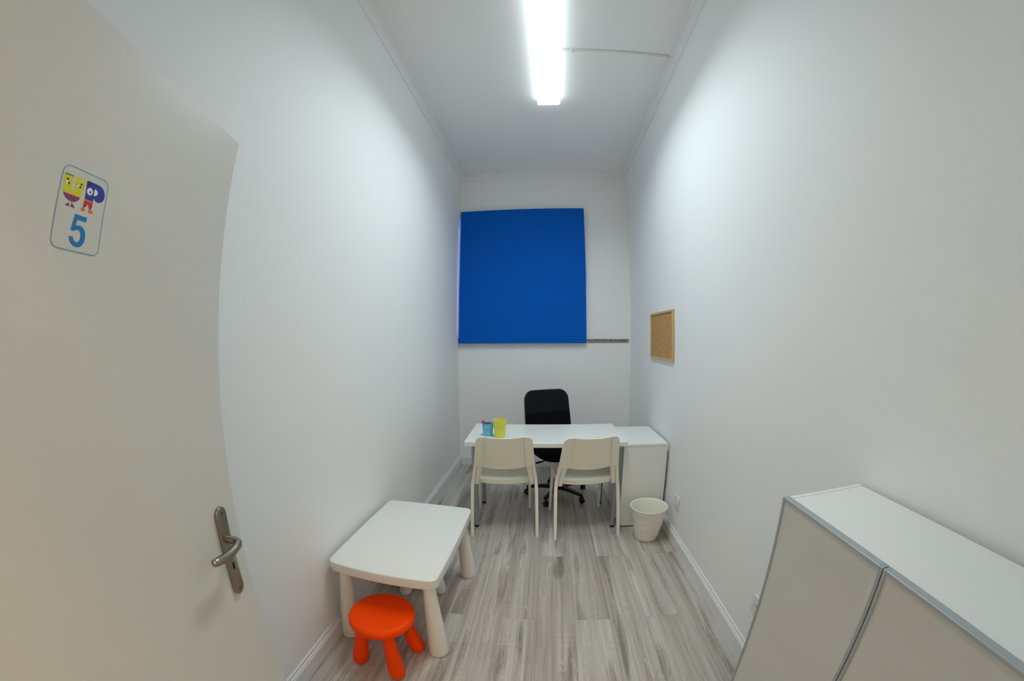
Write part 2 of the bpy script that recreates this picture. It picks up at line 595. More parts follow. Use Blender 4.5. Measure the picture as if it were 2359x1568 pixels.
# ------------------------------------------------------------------ ceiling lamp
LX, LY0, LY1 = 0.050, 1.43, 2.672
lamp = thing('ceiling_lamp', 'long white fluorescent tube light fixed along the ceiling', 'ceiling lamp', (LX, (LY0 + LY1) / 2, ZC), -0.0155)
HL = (LY1 - LY0) / 2
obj('base_plate', B(-0.07, 0.07, -HL + 0.01, HL - 0.01, -0.014, -0.0005), M_lampwhite, lamp, smooth=False)
M_diff = emit_mat('glowing_diffuser', LAMP_COLOR, LAMP_STRENGTH)
dp = [(-0.072, -0.014), (-0.088, -0.022), (-0.091, -0.05), (-0.082, -0.064), (0.082, -0.064), (0.091, -0.05), (0.088, -0.022), (0.072, -0.014)]
bm = bmesh.new()
loft(bm, [[(p[0], yy, p[1]) for p in dp] for yy in (-HL + 0.018, HL - 0.018)])
obj('diffuser', bm, M_diff, lamp)
for s in (-1, 1):
    bm = bmesh.new()
    ep = [(p[0] * 1.03, p[1] * 1.02 if p[1] < -0.02 else -0.012) for p in dp]
    a, c = sorted((s * HL, s * (HL - 0.019)))
    loft(bm, [[(p[0], yy, p[1]) for p in ep] for yy in (a, c)])
    bmesh.ops.bevel(bm, geom=list(bm.edges), offset=0.002, segments=2, affect='EDGES')
    obj('end_cap', bm, M_diff, lamp)

ld = bpy.data.lights.new('tube_light', 'AREA')
ld.shape = 'RECTANGLE'
ld.size, ld.size_y = 0.16, 2 * HL - 0.05
ld.energy = LAMP_POWER
ld.color = LAMP_COLOR
ld.spread = LAMP_SPREAD
lo = bpy.data.objects.new('tube_light', ld)
COL.objects.link(lo)
lo.parent = lamp
lo.location = (0, 0, -0.0645)

cable = thing('cable_conduit', 'thin white cable conduit crossing the ceiling to the lamp', 'conduit', (0.15, 2.060, ZC - 0.0085))
ctube = bmesh.new()
pts = [(-0.02, -0.004, 0.0), (0.02, 0.004, 0.0), (0.40, 0.010, 0.0), (0.762, 0.016, 0.0), (0.776, 0.016, -0.003)]
tube(ctube, pts, 0.0075, 12)
obj('conduit_tube', ctube, M_conduit, cable)
for cx in (0.074, 0.628):
    bm = B(cx - 0.008, cx + 0.008, -0.006 + cx * 0.02, 0.019 + cx * 0.02, -0.0105, 0.0082, bevel=0.002)
    obj('clip', bm, M_conduit, cable)

# corridor ceiling: warm globe just outside the doorway, added unseen fill panel deeper in
GX, GY = 0.36, -0.74
bm = bmesh.new()
lathe(bm, [(0, -0.001), (0.11, -0.001), (0.115, -0.012), (0.11, -0.024), (0, -0.024)])
obj('lamp_base', bm, M_lampwhite, hall_ceiling, (GX, GY, HZ))
bm = bmesh.new()
prof = [(0.0, -0.11)] + [(0.10 * math.sin(a), -0.025 - 0.085 * math.cos(a)) for a in [k * PI / 16 for k in range(1, 9)]] + [(0, -0.0245)]
lathe(bm, prof)
obj('lamp_globe', bm, emit_mat('glowing_globe', HALL_COLOR, HALL_STRENGTH), hall_ceiling, (GX, GY, HZ))
obj('fill_panel_housing', B(-0.62, 0.62, -0.17, 0.17, -0.03, -0.0005), M_lampwhite, hall_ceiling, (-0.2, -1.3, HZ), smooth=False)
obj('fill_panel', B(-0.60, 0.60, -0.15, 0.15, -0.034, -0.0302), emit_mat('fill_panel_glow', FILL_COLOR, FILL_STRENGTH), hall_ceiling, (-0.2, -1.3, HZ), smooth=False)

# ------------------------------------------------------------------ door with handle and sign
dA = 0.2304298                      # the leaf stands open into the room
DEX, DEY = -0.72999, 0.61242        # free edge of the visible face
door = bpy.data.objects.new('door_1', None)
COL.objects.link(door)
# local frame: +X from free edge towards the hinge, +Y out of the visible face, Z up
ex = Vector((math.sin(dA), -math.cos(dA), 0))
ey = Vector((math.cos(dA), math.sin(dA), 0))
Md = Matrix((ex, ey, Vector((0, 0, 1)))).transposed().to_4x4()
Md.translation = (DEX, DEY, 0)
door.matrix_world = Md
struct(door, 'plain off-white interior door standing open on the left')
DW = 0.80
obj('door_leaf', B(0, DW, -0.038, 0, 0.006, 1.9816, bevel=0.0015, seg=1), M_door, door, smooth=False)
for hz in (0.22, 1.75):
    bm = bmesh.new()
    loft(bm, [circ((DW + 0.006, -0.03, hz), 0.007, 12), circ((DW + 0.006, -0.03, hz + 0.09), 0.007, 12)])
    obj('hinge', bm, M_steel, door)
# handle
hs = 0.069
hd = bpy.data.objects.new('door_handle', None)
COL.objects.link(hd)
hd.parent = door
hd.location = (hs, 0, 1.0065)
hd['label'] = 'brushed steel lever handle on a long rounded plate'
def face_plate(outline, y0, y1, edge=0.0):
    """2D outline (x, z) made into a plate standing out of the door face"""
    bm = bmesh.new()
    plate(bm, [(-p[0], p[1]) for p in reversed(outline)] if False else outline, y0, y1, edge)
    transform(bm, Matrix(((1, 0, 0, 0), (0, 0, 1, 0), (0, 1, 0, 0), (0, 0, 0, 1))))
    return bm
pl = rrect(0.0195, 0.1175, 0.0193, 8)
obj('back_plate', face_plate(pl, 0.0002, 0.0085, 0.002), M_steel, hd)
bm = bmesh.new()
path = [(0, 0.006, 0.036), (0, 0.028, 0.036), (0.0015, 0.037, 0.036), (0.006, 0.044, 0.0358), (0.014, 0.048, 0.0352),
        (0.032, 0.0495, 0.0338), (0.055, 0.0492, 0.0335), (0.080, 0.0485, 0.036), (0.100, 0.048, 0.0405), (0.111, 0.048, 0.0435), (0.1145, 0.048, 0.0445)]
tube(bm, path, [0.0095, 0.0095, 0.0095, 0.0095, 0.0095, 0.0095, 0.0096, 0.0098, 0.0098, 0.0085, 0.004], 18)
obj('lever', bm, M_steel, hd, angle=60)
bm = face_plate(rrect(0.0046, 0.0095, 0.0045, 5, 0, -0.0375), 0.0084, 0.0090)
obj('keyhole', bm, M_dark, hd)
for zz in (0.103, -0.103):
    obj('screw', face_plate(rrect(0.0035, 0.0035, 0.0034, 4, 0, zz), 0.0084, 0.0092), mat('screw_steel', srgb(96, 90, 82), 0.4, metal=1), hd)

# sign: coordinates in millimetres, u to the right of the viewer, v up
sg = thing('door_sign', 'small rounded door sign with UP logo above a blue 5', 'sign')
Ms = Matrix((-ex, ey, Vector((0, 0, 1)))).transposed().to_4x4()
o0 = Vector((DEX, DEY, 0)) + ex * 0.4415 + Vector((0, 0, 1.6235))
# build with an explicit right-handed frame: local X = -u
Ms = Matrix((ex, ey, Vector((0, 0, 1)))).transposed().to_4x4()
Ms.translation = o0
sg.matrix_world = Ms
def flat(name, pts, m, layer, parent=sg, thick=0.00012):
    bm = bmesh.new()
    y0 = 0.0003 + 0.00022 * layer
    ring = [(-p[0] / 1000, p[1] / 1000) for p in pts]
    a = [bm.verts.new((p[0], y0, p[1])) for p in ring]
    c = [bm.verts.new((p[0], y0 + 0.0002, p[1])) for p in ring]
    n = len(ring)
    bm.faces.new(a)
    bm.faces.new(list(reversed(c)))
    for i in range(n):
        bm.faces.new((a[i], c[i], c[(i + 1) % n], a[(i + 1) % n]))
    return obj(name, bm, m, parent, smooth=False)
def ell(cx, cy, rx, ry, n=20, a0=0, a1=2 * PI):
    full = abs(a1 - a0 - 2 * PI) < 1e-6
    k = n if full else n + 1
    return [(cx + rx * math.cos(a0 + (a1 - a0) * i / n), cy + ry * math.sin(a0 + (a1 - a0) * i / n)) for i in range(k)]
flat('sign_plate', rrect(45.8, 60, 13, 8, 46.2, 60), M_sign, 0)
# blue outline as a ring
bm = bmesh.new()
oa, ob = rrect(45.2, 59.4, 12.5, 8, 46.2, 60), rrect(44.1, 58.3, 11.4, 8, 46.2, 60)
y0, y1 = 0.0005, 0.0008
rings = []
for o_, yy in ((oa, y0), (oa, y1), (ob, y1), (ob, y0), (oa, y0)):
    rings.append([(-p[0] / 1000, yy, p[1] / 1000) for p in o_])
loft(bm, rings, cap=False)
obj('outline', bm, P_line, sg, smooth=False)
U = [(5.5, 106), (21.8, 106.4), (21.8, 88), (22.6, 85.8), (24.6, 85), (26.4, 85.8), (27.0, 88), (26.6, 106.8), (43.8, 107.2), (43.6, 92), (42.6, 84.5), (40.6, 78.5), (8.3, 78.5), (6.2, 84), (5.4, 92)]
flat('letter_u', U, P_yellow, 1)
flat('letter_u_base', [(8.3, 78.5), (40.6, 78.5), (37.8, 73.8), (34.5, 71.2), (30.5, 69.6), (25, 69), (20.5, 69.8), (15, 72), (11, 75)], P_purple, 1)
flat('stripe', [(8.4, 79.2), (40.8, 79.2), (40.4, 78.2), (8.6, 78.2)], P_orange, 2)
flat('fringe', [(5.5, 106.2), (21.8, 106.6), (21.8, 104.4), (17, 105.2), (12, 103.8), (8, 104.6), (5.5, 103.2)], P_green, 2)
flat('eye', ell(12.6, 93.5, 3.0, 2.4), P_white, 2)
flat('eye', ell(34.2, 94.2, 3.0, 2.4), P_white, 2)
flat('pupil', ell(15.2, 93.4, 1.7, 1.7), P_black, 3)
flat('pupil', ell(36.4, 93.6, 1.7, 1.7), P_black, 3)
flat('brow', ell(12.0, 98.6, 2.0, 1.5), P_black, 2)
flat('brow', ell(38.2, 98.2, 2.0, 1.4), P_black, 2)
flat('foot', [(20, 69.2), (22, 69), (22.4, 65.5), (24.4, 61.5), (15.2, 61.5), (20.2, 65.2)], P_purple, 1)
flat('foot', [(26.4, 69), (29.6, 69), (29.4, 66), (35, 61.5), (26.2, 61.5)], P_purple, 1)
flat('sock', [(19.9, 69.2), (22.4, 69), (22.2, 66), (20.4, 66)], P_yellow, 2)
flat('sock', [(26.4, 69), (29.6, 69), (29.4, 66.6), (26.6, 66.6)], P_yellow, 2)
Pp = [(47.6, 107.6), (66, 108.2), (73, 107.8), (79, 106), (83.5, 102.5), (86, 98), (87, 93), (86, 88.5), (83.5, 85), (80, 82.6), (75.5, 81.4), (71.5, 81.6), (68.4, 83.2), (66.2, 86), (65.6, 79.4), (49.4, 79.4)]
flat('letter_p', Pp, P_navy, 1)
flat('dark_cap', [(47.6, 107.6), (58, 107.9), (56, 103.5), (51, 101.5), (47.8, 102)], P_black, 2)
flat('shorts', [(49.4, 79.4), (65.6, 79.4), (66, 69.4), (59.8, 69), (57, 74), (54, 68.6), (48.2, 69)], P_red, 1)
flat('belt', [(49.4, 80.0), (65.7, 80.0), (65.8, 77.4), (49.2, 77.4)], P_orange, 2)
flat('eye', ell(56.2, 93.2, 5.8, 5.6), P_white, 2)
flat('pupil', ell(57.0, 92.4, 1.5, 1.8), P_black, 3)
flat('bowl_hole', [(64.6, 99.4)] + ell(65.6, 94.6, 6.2, 5.2, 12, PI / 2, -PI / 2) + [(64.6, 89.6)], P_white, 2)
flat('ankle', [(49.6, 69.6), (52.2, 69.2), (51.4, 66), (49.4, 66)], P_navy, 1)
flat('ankle', [(61, 69.4), (63.6, 69.4), (63.4, 66), (61, 66)], P_navy, 1)
flat('foot', ell(49.4, 64, 4.3, 2.6), P_orange, 2)
flat('foot', ell(64.2, 64.2, 4.6, 2.7), P_orange, 2)
five = [(36.6, 54), (59.8, 54), (59.8, 46.6), (42.6, 46.6), (41.6, 37.6), (44.6, 39), (48.6, 39.4), (53.6, 38.4), (58, 35.4), (60.8, 30.6), (61.8, 24), (60.8, 17.6), (57.6, 12), (53, 8.6), (47.2, 7.4), (41, 8.6), (36, 11.6), (33, 15.6), (31.6, 20.6), (39, 21.6), (40, 18.4), (42.4, 15.8), (45.6, 14.6), (49, 15.4), (51.8, 18.4), (52.8, 23.4), (51.8, 28.6), (49.4, 31.6), (46, 32.6), (42.6, 31.8), (39.4, 29.2), (33, 30)]
flat('number_five', five, P_blue, 1)

# ------------------------------------------------------------------ roller blind
bl = thing('roller_blind', 'large bright blue roller blind pulled down over the window', 'blind', (-0.264, YB - 0.06, 0))
BH = 0.716
bm = bmesh.new()
shell(bm, lambda u, v: (u * (BH - 0.0015 * v) + (-0.003 if v < 0.5 else 0.0), -0.001, 1.441 + 0.005 * u + v * 1.549),
      lambda u, v: (u * (BH - 0.0015 * v) + (-0.003 if v < 0.5 else 0.0), 0.0, 1.441 + 0.005 * u + v * 1.549), 8, 8)
obj('fabric', bm, M_blind, bl, smooth=False)
bm = bmesh.new()
tube(bm, [(-BH, 0.021, 2.972), (BH, 0.021, 2.972)], 0.021, 20)
obj('roller_tube', bm, M_blind, bl)
obj('bottom_bar', B(-BH - 0.002, BH - 0.004, 0.0002, 0.010, 1.442, 1.466, bevel=0.002), M_blind, bl)
for s in (-1, 1):
    obj('bracket', B(min(s * (BH + 0.001), s * (BH + 0.008)), max(s * (BH + 0.001), s * (BH + 0.008)), -0.001, 0.0595, 2.945, 2.995, bevel=0.002), M_lam, bl)
bm = bmesh.new()
tube(bm, [(BH + 0.010, 0.012, 2.97), (BH + 0.010, 0.012, 2.2), (BH + 0.010, 0.02, 2.07), (BH + 0.010, 0.028, 2.2), (BH + 0.010, 0.03, 2.97)], 0.0012, 6)
obj('bead_chain', bm, M_lam, bl)

# ------------------------------------------------------------------ corkboard and sockets on the right wall
ck = thing('corkboard', 'small cork notice board in a pine frame on right wall', 'corkboard', (XR, 2.972, 1.324))
KW, KH, KT, KF = 0.304, 0.393, 0.018, 0.017
for a in ((-KW, KW, 0, KF), (-KW, KW, KH - KF, KH)):
    obj('frame_rail', B(-KT, -0.0005, a[0], a[1], a[2], a[3], bevel=0.0015, seg=1), M_pine, ck, smooth=False)
for a in ((-KW, -KW + KF), (KW - KF, KW)):
    obj('frame_stile', B(-KT, -0.0005, a[0], a[1], KF + 0.0003, KH - KF - 0.0003, bevel=0.0015, seg=1), M_pine, ck, smooth=False)
obj('cork_sheet', B(-0.010, -0.001, -KW + KF + 0.0002, KW - KF - 0.0002, KF + 0.0002, KH - KF - 0.0002), M_cork, ck, smooth=False)

def socket(label, y, z):
    s = thing('wall_socket', label, 'socket', (XR, y, z), 0, 'white sockets on the right wall')
    h = 0.0455
    bm = bmesh.new()
    plate(bm, rrect(h, h, 0.006, 4), 0.0003, 0.009, 0.002)
    R_ = Matrix(((0, 0, -1, 0), (1, 0, 0, 0), (0, 1, 0, 0), (0, 0, 0, 1)))
    transform(bm, R_)
    obj('face_plate', bm, M_socket, s)
    bm = bmesh.new()
    lathe(bm, [(0.0235, 0.009), (0.0235, 0.0115), (0.0205, 0.0115), (0.019, 0.0095), (0, 0.0093)], 32)
    transform(bm, R_)
    obj('socket_ring', bm, M_socket, s)
    for dy in (-0.0095, 0.0095):
        bm = bmesh.new()
        loft(bm, [circ((dy, 0, 0.0092), 0.0026, 10), circ((dy, 0, 0.0098), 0.0026, 10)])
        transform(bm, R_)
        obj('pin_hole', bm, M_dark, s)
    return s
socket('white wall socket on the right wall just past the waste bin', 2.406, 0.329)
socket('white wall socket half hidden behind the glossy cabinet', 1.212, 0.329)

# ------------------------------------------------------------------ glossy two-door cabinet on the right
CYAW = -0.0158
cb = thing('low_cabinet', 'low white cabinet with two glossy aluminium framed doors', 'cabinet', (0.6624, 0.8407, 0), CYAW)
# local: +X to the wall, -Y towards the camera; doors in x 0..0.021, carcass behind
CW, CD, CH = 0.775, 0.293, 1.0715
def part(name, m, *a, **k):
    return obj(name, B(*a, **k), m, cb, smooth=False)
part('side_panel', M_lam, 0.0225, CD, -0.018, -0.003, 0, CH - 0.0005, bevel=0.0008, seg=1)
part('side_panel', M_lam, 0.0225, CD, -CW, -CW + 0.016, 0, CH - 0.0005, bevel=0.0008, seg=1)
part('top_panel', M_lam, 0.0228, CD, -CW + 0.0165, -0.0188, CH - 0.0185, CH - 0.0015, bevel=0.0008, seg=1)
part('bottom_panel', M_lam, 0.0228, CD, -CW + 0.0165, -0.0188, 0.06, 0.078)
part('plinth', M_lam, 0.035, 0.051, -CW + 0.0165, -0.0188, 0.0, 0.0597)
part('back_panel', M_lam, CD - 0.006, CD, -CW + 0.0165, -0.0188, 0.0783, CH - 0.019)
for k, (ya, yb) in enumerate(((-0.3865, 0.0), (-0.775, -0.3895))):
    d = bpy.data.objects.new('cabinet_door', None)
    COL.objects.link(d)
    d.parent = cb
    fw, z0, z1 = 0.0085, 0.062, CH
    for a in ((ya, ya + fw), (yb - fw, yb)):
        obj('frame_stile', B(0, 0.021, a[0], a[1], z0, z1, bevel=0.001, seg=1), M_alu, d, smooth=False)
    for a in ((z0, z0 + fw), (z1 - fw, z1)):
        obj('frame_rail', B(0.0002, 0.021, ya + fw + 0.0002, yb - fw - 0.0002, a[0], a[1], bevel=0.001, seg=1), M_alu, d, smooth=False)
    obj('glossy_panel', B(0.0035, 0.0175, ya + fw + 0.0002, yb - fw - 0.0002, z0 + fw + 0.0002, z1 - fw - 0.0002), M_gloss, d, smooth=False)

# ------------------------------------------------------------------ desk
DKR = 0.0324
dk = thing('desk', 'white rectangular office desk with round grey metal legs', 'desk', (-0.5908, 2.5737, 0), DKR)
DKW, DKD, DKZ, DKT = 1.206, 0.6, 0.74, 0.034
obj('desktop', B(0, DKW, 0, DKD, DKZ - DKT, DKZ, bevel=0.0015, seg=1), M_lam, dk, smooth=False)
for lx, ly in ((0.066, 0.078), (1.146, 0.078), (0.066, 0.53), (1.118, 0.53)):
    lg = bpy.data.objects.new('leg', None)
    COL.objects.link(lg)
    lg.parent = dk
    lg.location = (lx, ly, 0)
    bm = bmesh.new()
    lathe(bm, [(0, 0.018), (0.0165, 0.018), (0.0265, 0.697), (0, 0.697)], 24)
    obj('leg_tube', bm, M_grey, lg)
    bm = bmesh.new()
    lathe(bm, [(0, 0.0), (0.017, 0.0), (0.0185, 0.003), (0.0185, 0.0178), (0, 0.0178)], 24)
    obj('foot_cap', bm, M_black, lg)
    obj('mounting_plate', B(-0.045, 0.045, -0.045, 0.045, 0.6972, 0.7058), M_grey, lg, smooth=False)

# plain cabinet at the desk's right end
du = thing('side_cabinet', 'plain white upright cabinet at the right end of the desk', 'cabinet', (0.60, 2.672, 0), 0.0)
UW, UD, UH = 0.346, 0.572, 0.7015
def upart(name, *a, **k):
    return obj(name, B(*a, **k), M_lam, du, smooth=False)
upart('top_panel', 0, UW, 0, UD, UH - 0.017, UH, bevel=0.0008, seg=1)
upart('side_panel', 0, 0.0145, 0.0005, UD, 0.012, UH - 0.0174, bevel=0.0008, seg=1)
upart('side_panel', UW - 0.0145, UW, 0.0005, UD, 0.012, UH - 0.0174, bevel=0.0008, seg=1)
upart('back_panel', 0.0150, UW - 0.0150, 0.003, 0.012, 0.024, UH - 0.0185)
upart('bottom_panel', 0.0150, UW - 0.0150, 0.0125, UD - 0.02, 0.013, 0.027)
upart('bottom_rail', 0.0150, UW - 0.0150, 0.001, 0.0122, 0.013, 0.0235)
upart('front_panel', 0.0155, UW - 0.0155, UD - 0.018, UD - 0.001, 0.03, UH - 0.0185)
for fx in (0.03, UW - 0.03):
    for fy in (0.04, UD - 0.04):
        bm = bmesh.new()
        lathe(bm, [(0, 0), (0.015, 0), (0.015, 0.0118), (0, 0.0118)], 16)
        obj('foot', bm, M_black, du, (fx, fy, 0))

# ------------------------------------------------------------------ two visitor chairs
def chair_section(c, hx, hy, r=0.006):
    return [(c[0] + p[0], c[1] + p[1], c[2]) for p in rrect(hx, hy, r, 3)]

def back_y(z):
    # side profile of the backrest: leans back (towards -Y) going up
    t = (z - 0.42) / (0.80 - 0.42)
    return 0.106 - 0.090 * t - 0.012 * t * t

def back_hw(z):
    t = (z - 0.55) / 0.25
    return 0.2245 - 0.0255 * t

def make_chair(name, label):
    t = thing(name, label, 'chair', group='cream plastic chairs at the desk')
    ZB, ZT, RC = 0.566, 0.812, 0.045
    def hw(z):
        h = back_hw(z)
        if z > ZT - RC:
            d = z - (ZT - RC)
            h = h - RC + math.sqrt(max(RC * RC - d * d, 0))
        return h
    def bow(x, z):
        k = min(abs(x) / 0.205, 1.0)
        return -0.046 * (1 - k ** 2.2)
    NV = 26
    zs = [ZB + (ZT - ZB) * (1 - (1 - j / NV) ** 1.6) for j in range(NV + 1)]
    def surf(off):
        def f(u, v):
            z = zs[round(v * NV)]
            x = u * hw(z)
            dip = -0.008 * (1 - u * u)
            return (x, back_y(z) + bow(x, z) + off, z + (dip if v > 0.9 else 0) - (0.012 * (1 - min(abs(u) / 0.8, 1) ** 2) if v < 0.02 else 0))
        return f
    bm = bmesh.new()
    shell(bm, surf(0.009), surf(-0.003), 32, NV)
    obj('backrest', bm, M_chair, t, angle=50)
    # broad side rails standing proud of the panel
    for s in (-1, 1):
        def rail(off, pad):
            def f(u, v):
                z = zs[round(v * NV)]
                h = hw(z)
                inner = min(back_hw(z) - 0.060, h - 0.001)
                k = (u * s + 1) / 2
                x = inner + (h + pad - inner) * k
                return (s * x, back_y(z) + bow(x, z) * 1.0 + off, z)
            return f
        bm = bmesh.new()
        shell(bm, rail(0.0125, 0.0012), rail(-0.0145, 0.0012), 8, NV)
        obj('back_rail', bm, M_chair, t, angle=50)
        # socket that carries the rail down to the seat
        bm = bmesh.new()
        rings = []
        for z in (0.402, 0.408, 0.43, 0.47, 0.51, 0.5655):
            f = (z - 0.43) / 0.1355
            x = 0.2035 - 0.0245 * max(f, 0)
            rings.append(chair_section((s * x, back_y(z) - 0.003, z), (0.0125 if z < 0.405 else 0.0155) + 0.003 * max(f, 0), 0.013, 0.005))
        loft(bm, rings)
        obj('seat_bracket', bm, M_chair, t)
        # rear leg: from the rail, bending outwards and back to the floor
        bm = bmesh.new()
        rings = []
        for x, y, z, hx, hy in ((0.2445, 0.0, 0.0, 0.0105, 0.0125), (0.2445, 0.002, 0.012, 0.0115, 0.0135), (0.2425, 0.050, 0.22, 0.0120, 0.0145),
                                (0.2400, 0.086, 0.37, 0.0125, 0.0155), (0.2345, 0.099, 0.43, 0.0130, 0.016), (0.2275, 0.092, 0.48, 0.0132, 0.0155), (0.2120, 0.069, 0.5655, 0.0132, 0.014)):
            rings.append(chair_section((s * x, y, z), hx, hy))
        loft(bm, rings)
        obj('leg', bm, M_chair, t, angle=50)
        # front leg
        bm = bmesh.new()
        rings = []
        for x, y, z, hx, hy in ((0.2195, 0.507, 0.0, 0.0095, 0.0115), (0.2193, 0.506, 0.012, 0.0105, 0.0125), (0.214, 0.492, 0.22, 0.0120, 0.0140), (0.207, 0.476, 0.424, 0.0140, 0.017)):
            rings.append(chair_section((s * x, y, z), hx, hy))
        loft(bm, rings)
        obj('leg', bm, M_chair, t, angle=50)
        # side rail under the seat between the legs
        bm = bmesh.new()
        rings = []
        for y in (0.10, 0.2, 0.32, 0.44, 0.49):
            x = 0.222 - 0.016 * (y - 0.1) / 0.39
            rings.append([(s * x + a, y, 0.422 + c) for a, c in rrect(0.010, 0.014, 0.005, 3)])
        loft(bm, rings)
        obj('side_rail', bm, M_chair, t)
    # seat: dished slab with rounded rear and front
    def seat(off, inset):
        def f(u, v):
            y = 0.112 + v * 0.405 - (0.022 * (1 - u * u) if v < 0.5 else -0.012 * (1 - u * u)) * (1 - min(v, 1 - v) * 2) ** 2
            h = 0.190 + 0.016 * math.sin(PI * min(v * 1.1, 1) * 0.5)
            z = 0.449 + 0.010 * v - 0.012 * (1 - u * u) * math.sin(PI * min(max(v, 0.02), 0.98)) - (0.016 * max(0, v - 0.86) / 0.14 * max(0, v - 0.86) / 0.14) - 0.004 * (1 - u * u) * (1 - v)
            return (u * (h - inset), y, z + off)
        return f
    bm = bmesh.new()
    shell(bm, seat(0.0, 0.0), seat(-0.014, 0.002), 20, 20)
    obj('seat', bm, M_chair, t, angle=50)
    bm = bmesh.new()
    shell(bm, seat(-0.0145, 0.006), seat(-0.036, 0.010), 16, 12)
    obj('seat_frame', bm, M_chair, t, angle=50)
    return t

ch1 = make_chair('visitor_chair', 'cream plastic chair facing the desk, left one, before the cups')
ch1.location = (-0.288, 2.513, 0)
ch1.rotation_euler.z = 0.102
ch2 = copy_tree(ch1)
ch2['label'] = 'cream plastic chair facing the desk, right one, near the bin'
ch2.location = (0.334, 2.5255, 0)
ch2.rotation_euler.z = 0.126

# ------------------------------------------------------------------ office swivel chair
oc = thing('office_chair', 'black swivel office chair on castors behind the desk', 'office chair', (0.127, 3.345, 0), math.radians(25))
# local: -Y is the front (towards the desk)
bm = bmesh.new()
lathe(bm, [(0, 0.065), (0.045, 0.065), (0.048, 0.075), (0.045, 0.112), (0.032, 0.125), (0, 0.125)], 28)
obj('hub', bm, M_black, oc)
bm = bmesh.new()
lathe(bm, [(0, 0.125), (0.026, 0.125), (0.026, 0.25), (0.015, 0.252), (0.015, 0.37), (0, 0.37)], 24)
obj('gas_lift', bm, M_black, oc)
tips = [(-0.177, 3.351), (0.009, 3.066), (0.355, 3.133), (0.395, 3.472), (0.064, 3.66)]
a25 = math.radians(25)
for tx, ty in tips:
    dx, dy = tx - 0.127, ty - 0.345 - 3.0
    ang = math.atan2(dy, dx) - a25
    L = 0.295
    bm = bmesh.new()
    rings = []
    for r, w, z0, z1 in ((0.03, 0.022, 0.072, 0.116), (0.16, 0.019, 0.076, 0.104), (L - 0.02, 0.016, 0.070, 0.094), (L, 0.014, 0.066, 0.088)):
        rings.append([(r * math.cos(ang) - o * math.sin(ang), r * math.sin(ang) + o * math.cos(ang), z) for o, z in
                      ((-w, z0), (w, z0), (w, z1 - 0.006), (w - 0.005, z1), (-w + 0.005, z1), (-w, z1 - 0.006))])
    loft(bm, rings)
    arm = obj('base_arm', bm, M_black, oc)
    cs = bpy.data.objects.new('castor', None)
    COL.objects.link(cs)
    cs.parent = oc
    cs.location = ((L - 0.012) * math.cos(ang), (L - 0.012) * math.sin(ang), 0)
    ca = ang + 0.9
    for s in (-1, 1):
        bm = bmesh.new()
        prof = [(0, -0.010), (0.020, -0.010), (0.025, -0.006), (0.025, 0.006), (0.020, 0.010), (0, 0.010)]
        lathe(bm, prof, 22)
        transform(bm, Matrix.Rotation(ca, 4, 'Z') @ Matrix.Translation((0.012, s * 0.0135, 0.0252)) @ Matrix.Rotation(PI / 2, 4, 'X'))
        obj('wheel', bm, M_black, cs)
    bm = bmesh.new()
    box(bm, -0.012, 0.028, -0.0030, 0.0030, 0.022, 0.062, bevel=0.002)
    transform(bm, Matrix.Rotation(ca, 4, 'Z'))
    obj('fork', bm, M_black, cs)
# mechanism, lever
obj('mechanism', B(-0.07, 0.07, -0.09, 0.12, 0.362, 0.402, bevel=0.012), M_black, oc)
bm = bmesh.new()
tube(bm, [(-0.05, 0.0, 0.383), (-0.16, -0.03, 0.378), (-0.20, -0.045, 0.378), (-0.25, -0.055, 0.377)], [0.005, 0.005, 0.008, 0.009], 10)
obj('tilt_lever', bm, M_black, oc)
# seat: cushion with rounded plan and convex underside
so = []
for i in range(48):
    a = 2 * PI * i / 48
    ca_, sa_ = math.cos(a), math.sin(a)
    e = 2 / 3.6
    so.append((0.235 * math.copysign(abs(ca_) ** e, ca_), -0.005 + 0.225 * math.copysign(abs(sa_) ** e, sa_)))
bm = bmesh.new()
rings = []
for k, z in ((0.55, 0.395), (0.80, 0.405), (0.95, 0.425), (1.0, 0.448), (0.99, 0.468), (0.94, 0.483), (0.80, 0.492), (0.4, 0.494)):
    rings.append([(p[0] * k, p[1] * k, z) for p in so])
loft(bm, rings)
obj('seat', bm, M_fabric, oc, angle=60)
# spine carrying the back
bm = bmesh.new()
rings = []
for y, z, w, d in ((0.10, 0.385, 0.040, 0.012), (0.20, 0.385, 0.038, 0.012), (0.245, 0.42, 0.036, 0.012), (0.262, 0.50, 0.034, 0.010), (0.292, 0.64, 0.032, 0.008)):
    rings.append([(a, y + (c if z > 0.41 else 0), z + (0 if z > 0.41 else c)) for a, c in rrect(w, d, 0.006, 3)])
loft(bm, rings)
obj('spine', bm, M_black, oc)
# backrest, reclined; lower pad in padded fabric, upper part in thin mesh
def ob_y(z):
    return 0.225 + 0.19 * (z - 0.5) + 0.05 * (z - 0.75) ** 2
def ob_hw(z, zt=0.984, rc=0.085):
    h = 0.2475 - 0.028 * (z - 0.55)
    if z > zt - rc:
        d = z - (zt - rc)
        h = h - rc + math.sqrt(max(rc * rc - d * d, 1e-6))
    if z < 0.50 + 0.06:
        d = 0.56 - z
        h = h - 0.06 + math.sqrt(max(0.0036 - d * d, 1e-6))
    return h
def back_part(z0, z1, thick, nv, name, m, inset=0.0):
    zs = [z0 + (z1 - z0) * (1 - (1 - j / nv) ** 1.7) for j in range(nv + 1)] if z1 > 0.9 else [z0 + (z1 - z0) * j / nv for j in range(nv + 1)]
    def f(off):
        def g(u, v):
            z = zs[round(v * nv)]
            x = u * (ob_hw(z) - inset)
            return (x, ob_y(z) - 0.035 * (x / 0.24) ** 2 + off, z)
        return g
    bm = bmesh.new()
    shell(bm, f(-thick / 2), f(thick / 2), 20, nv)
    return obj(name, bm, m, oc, angle=50)
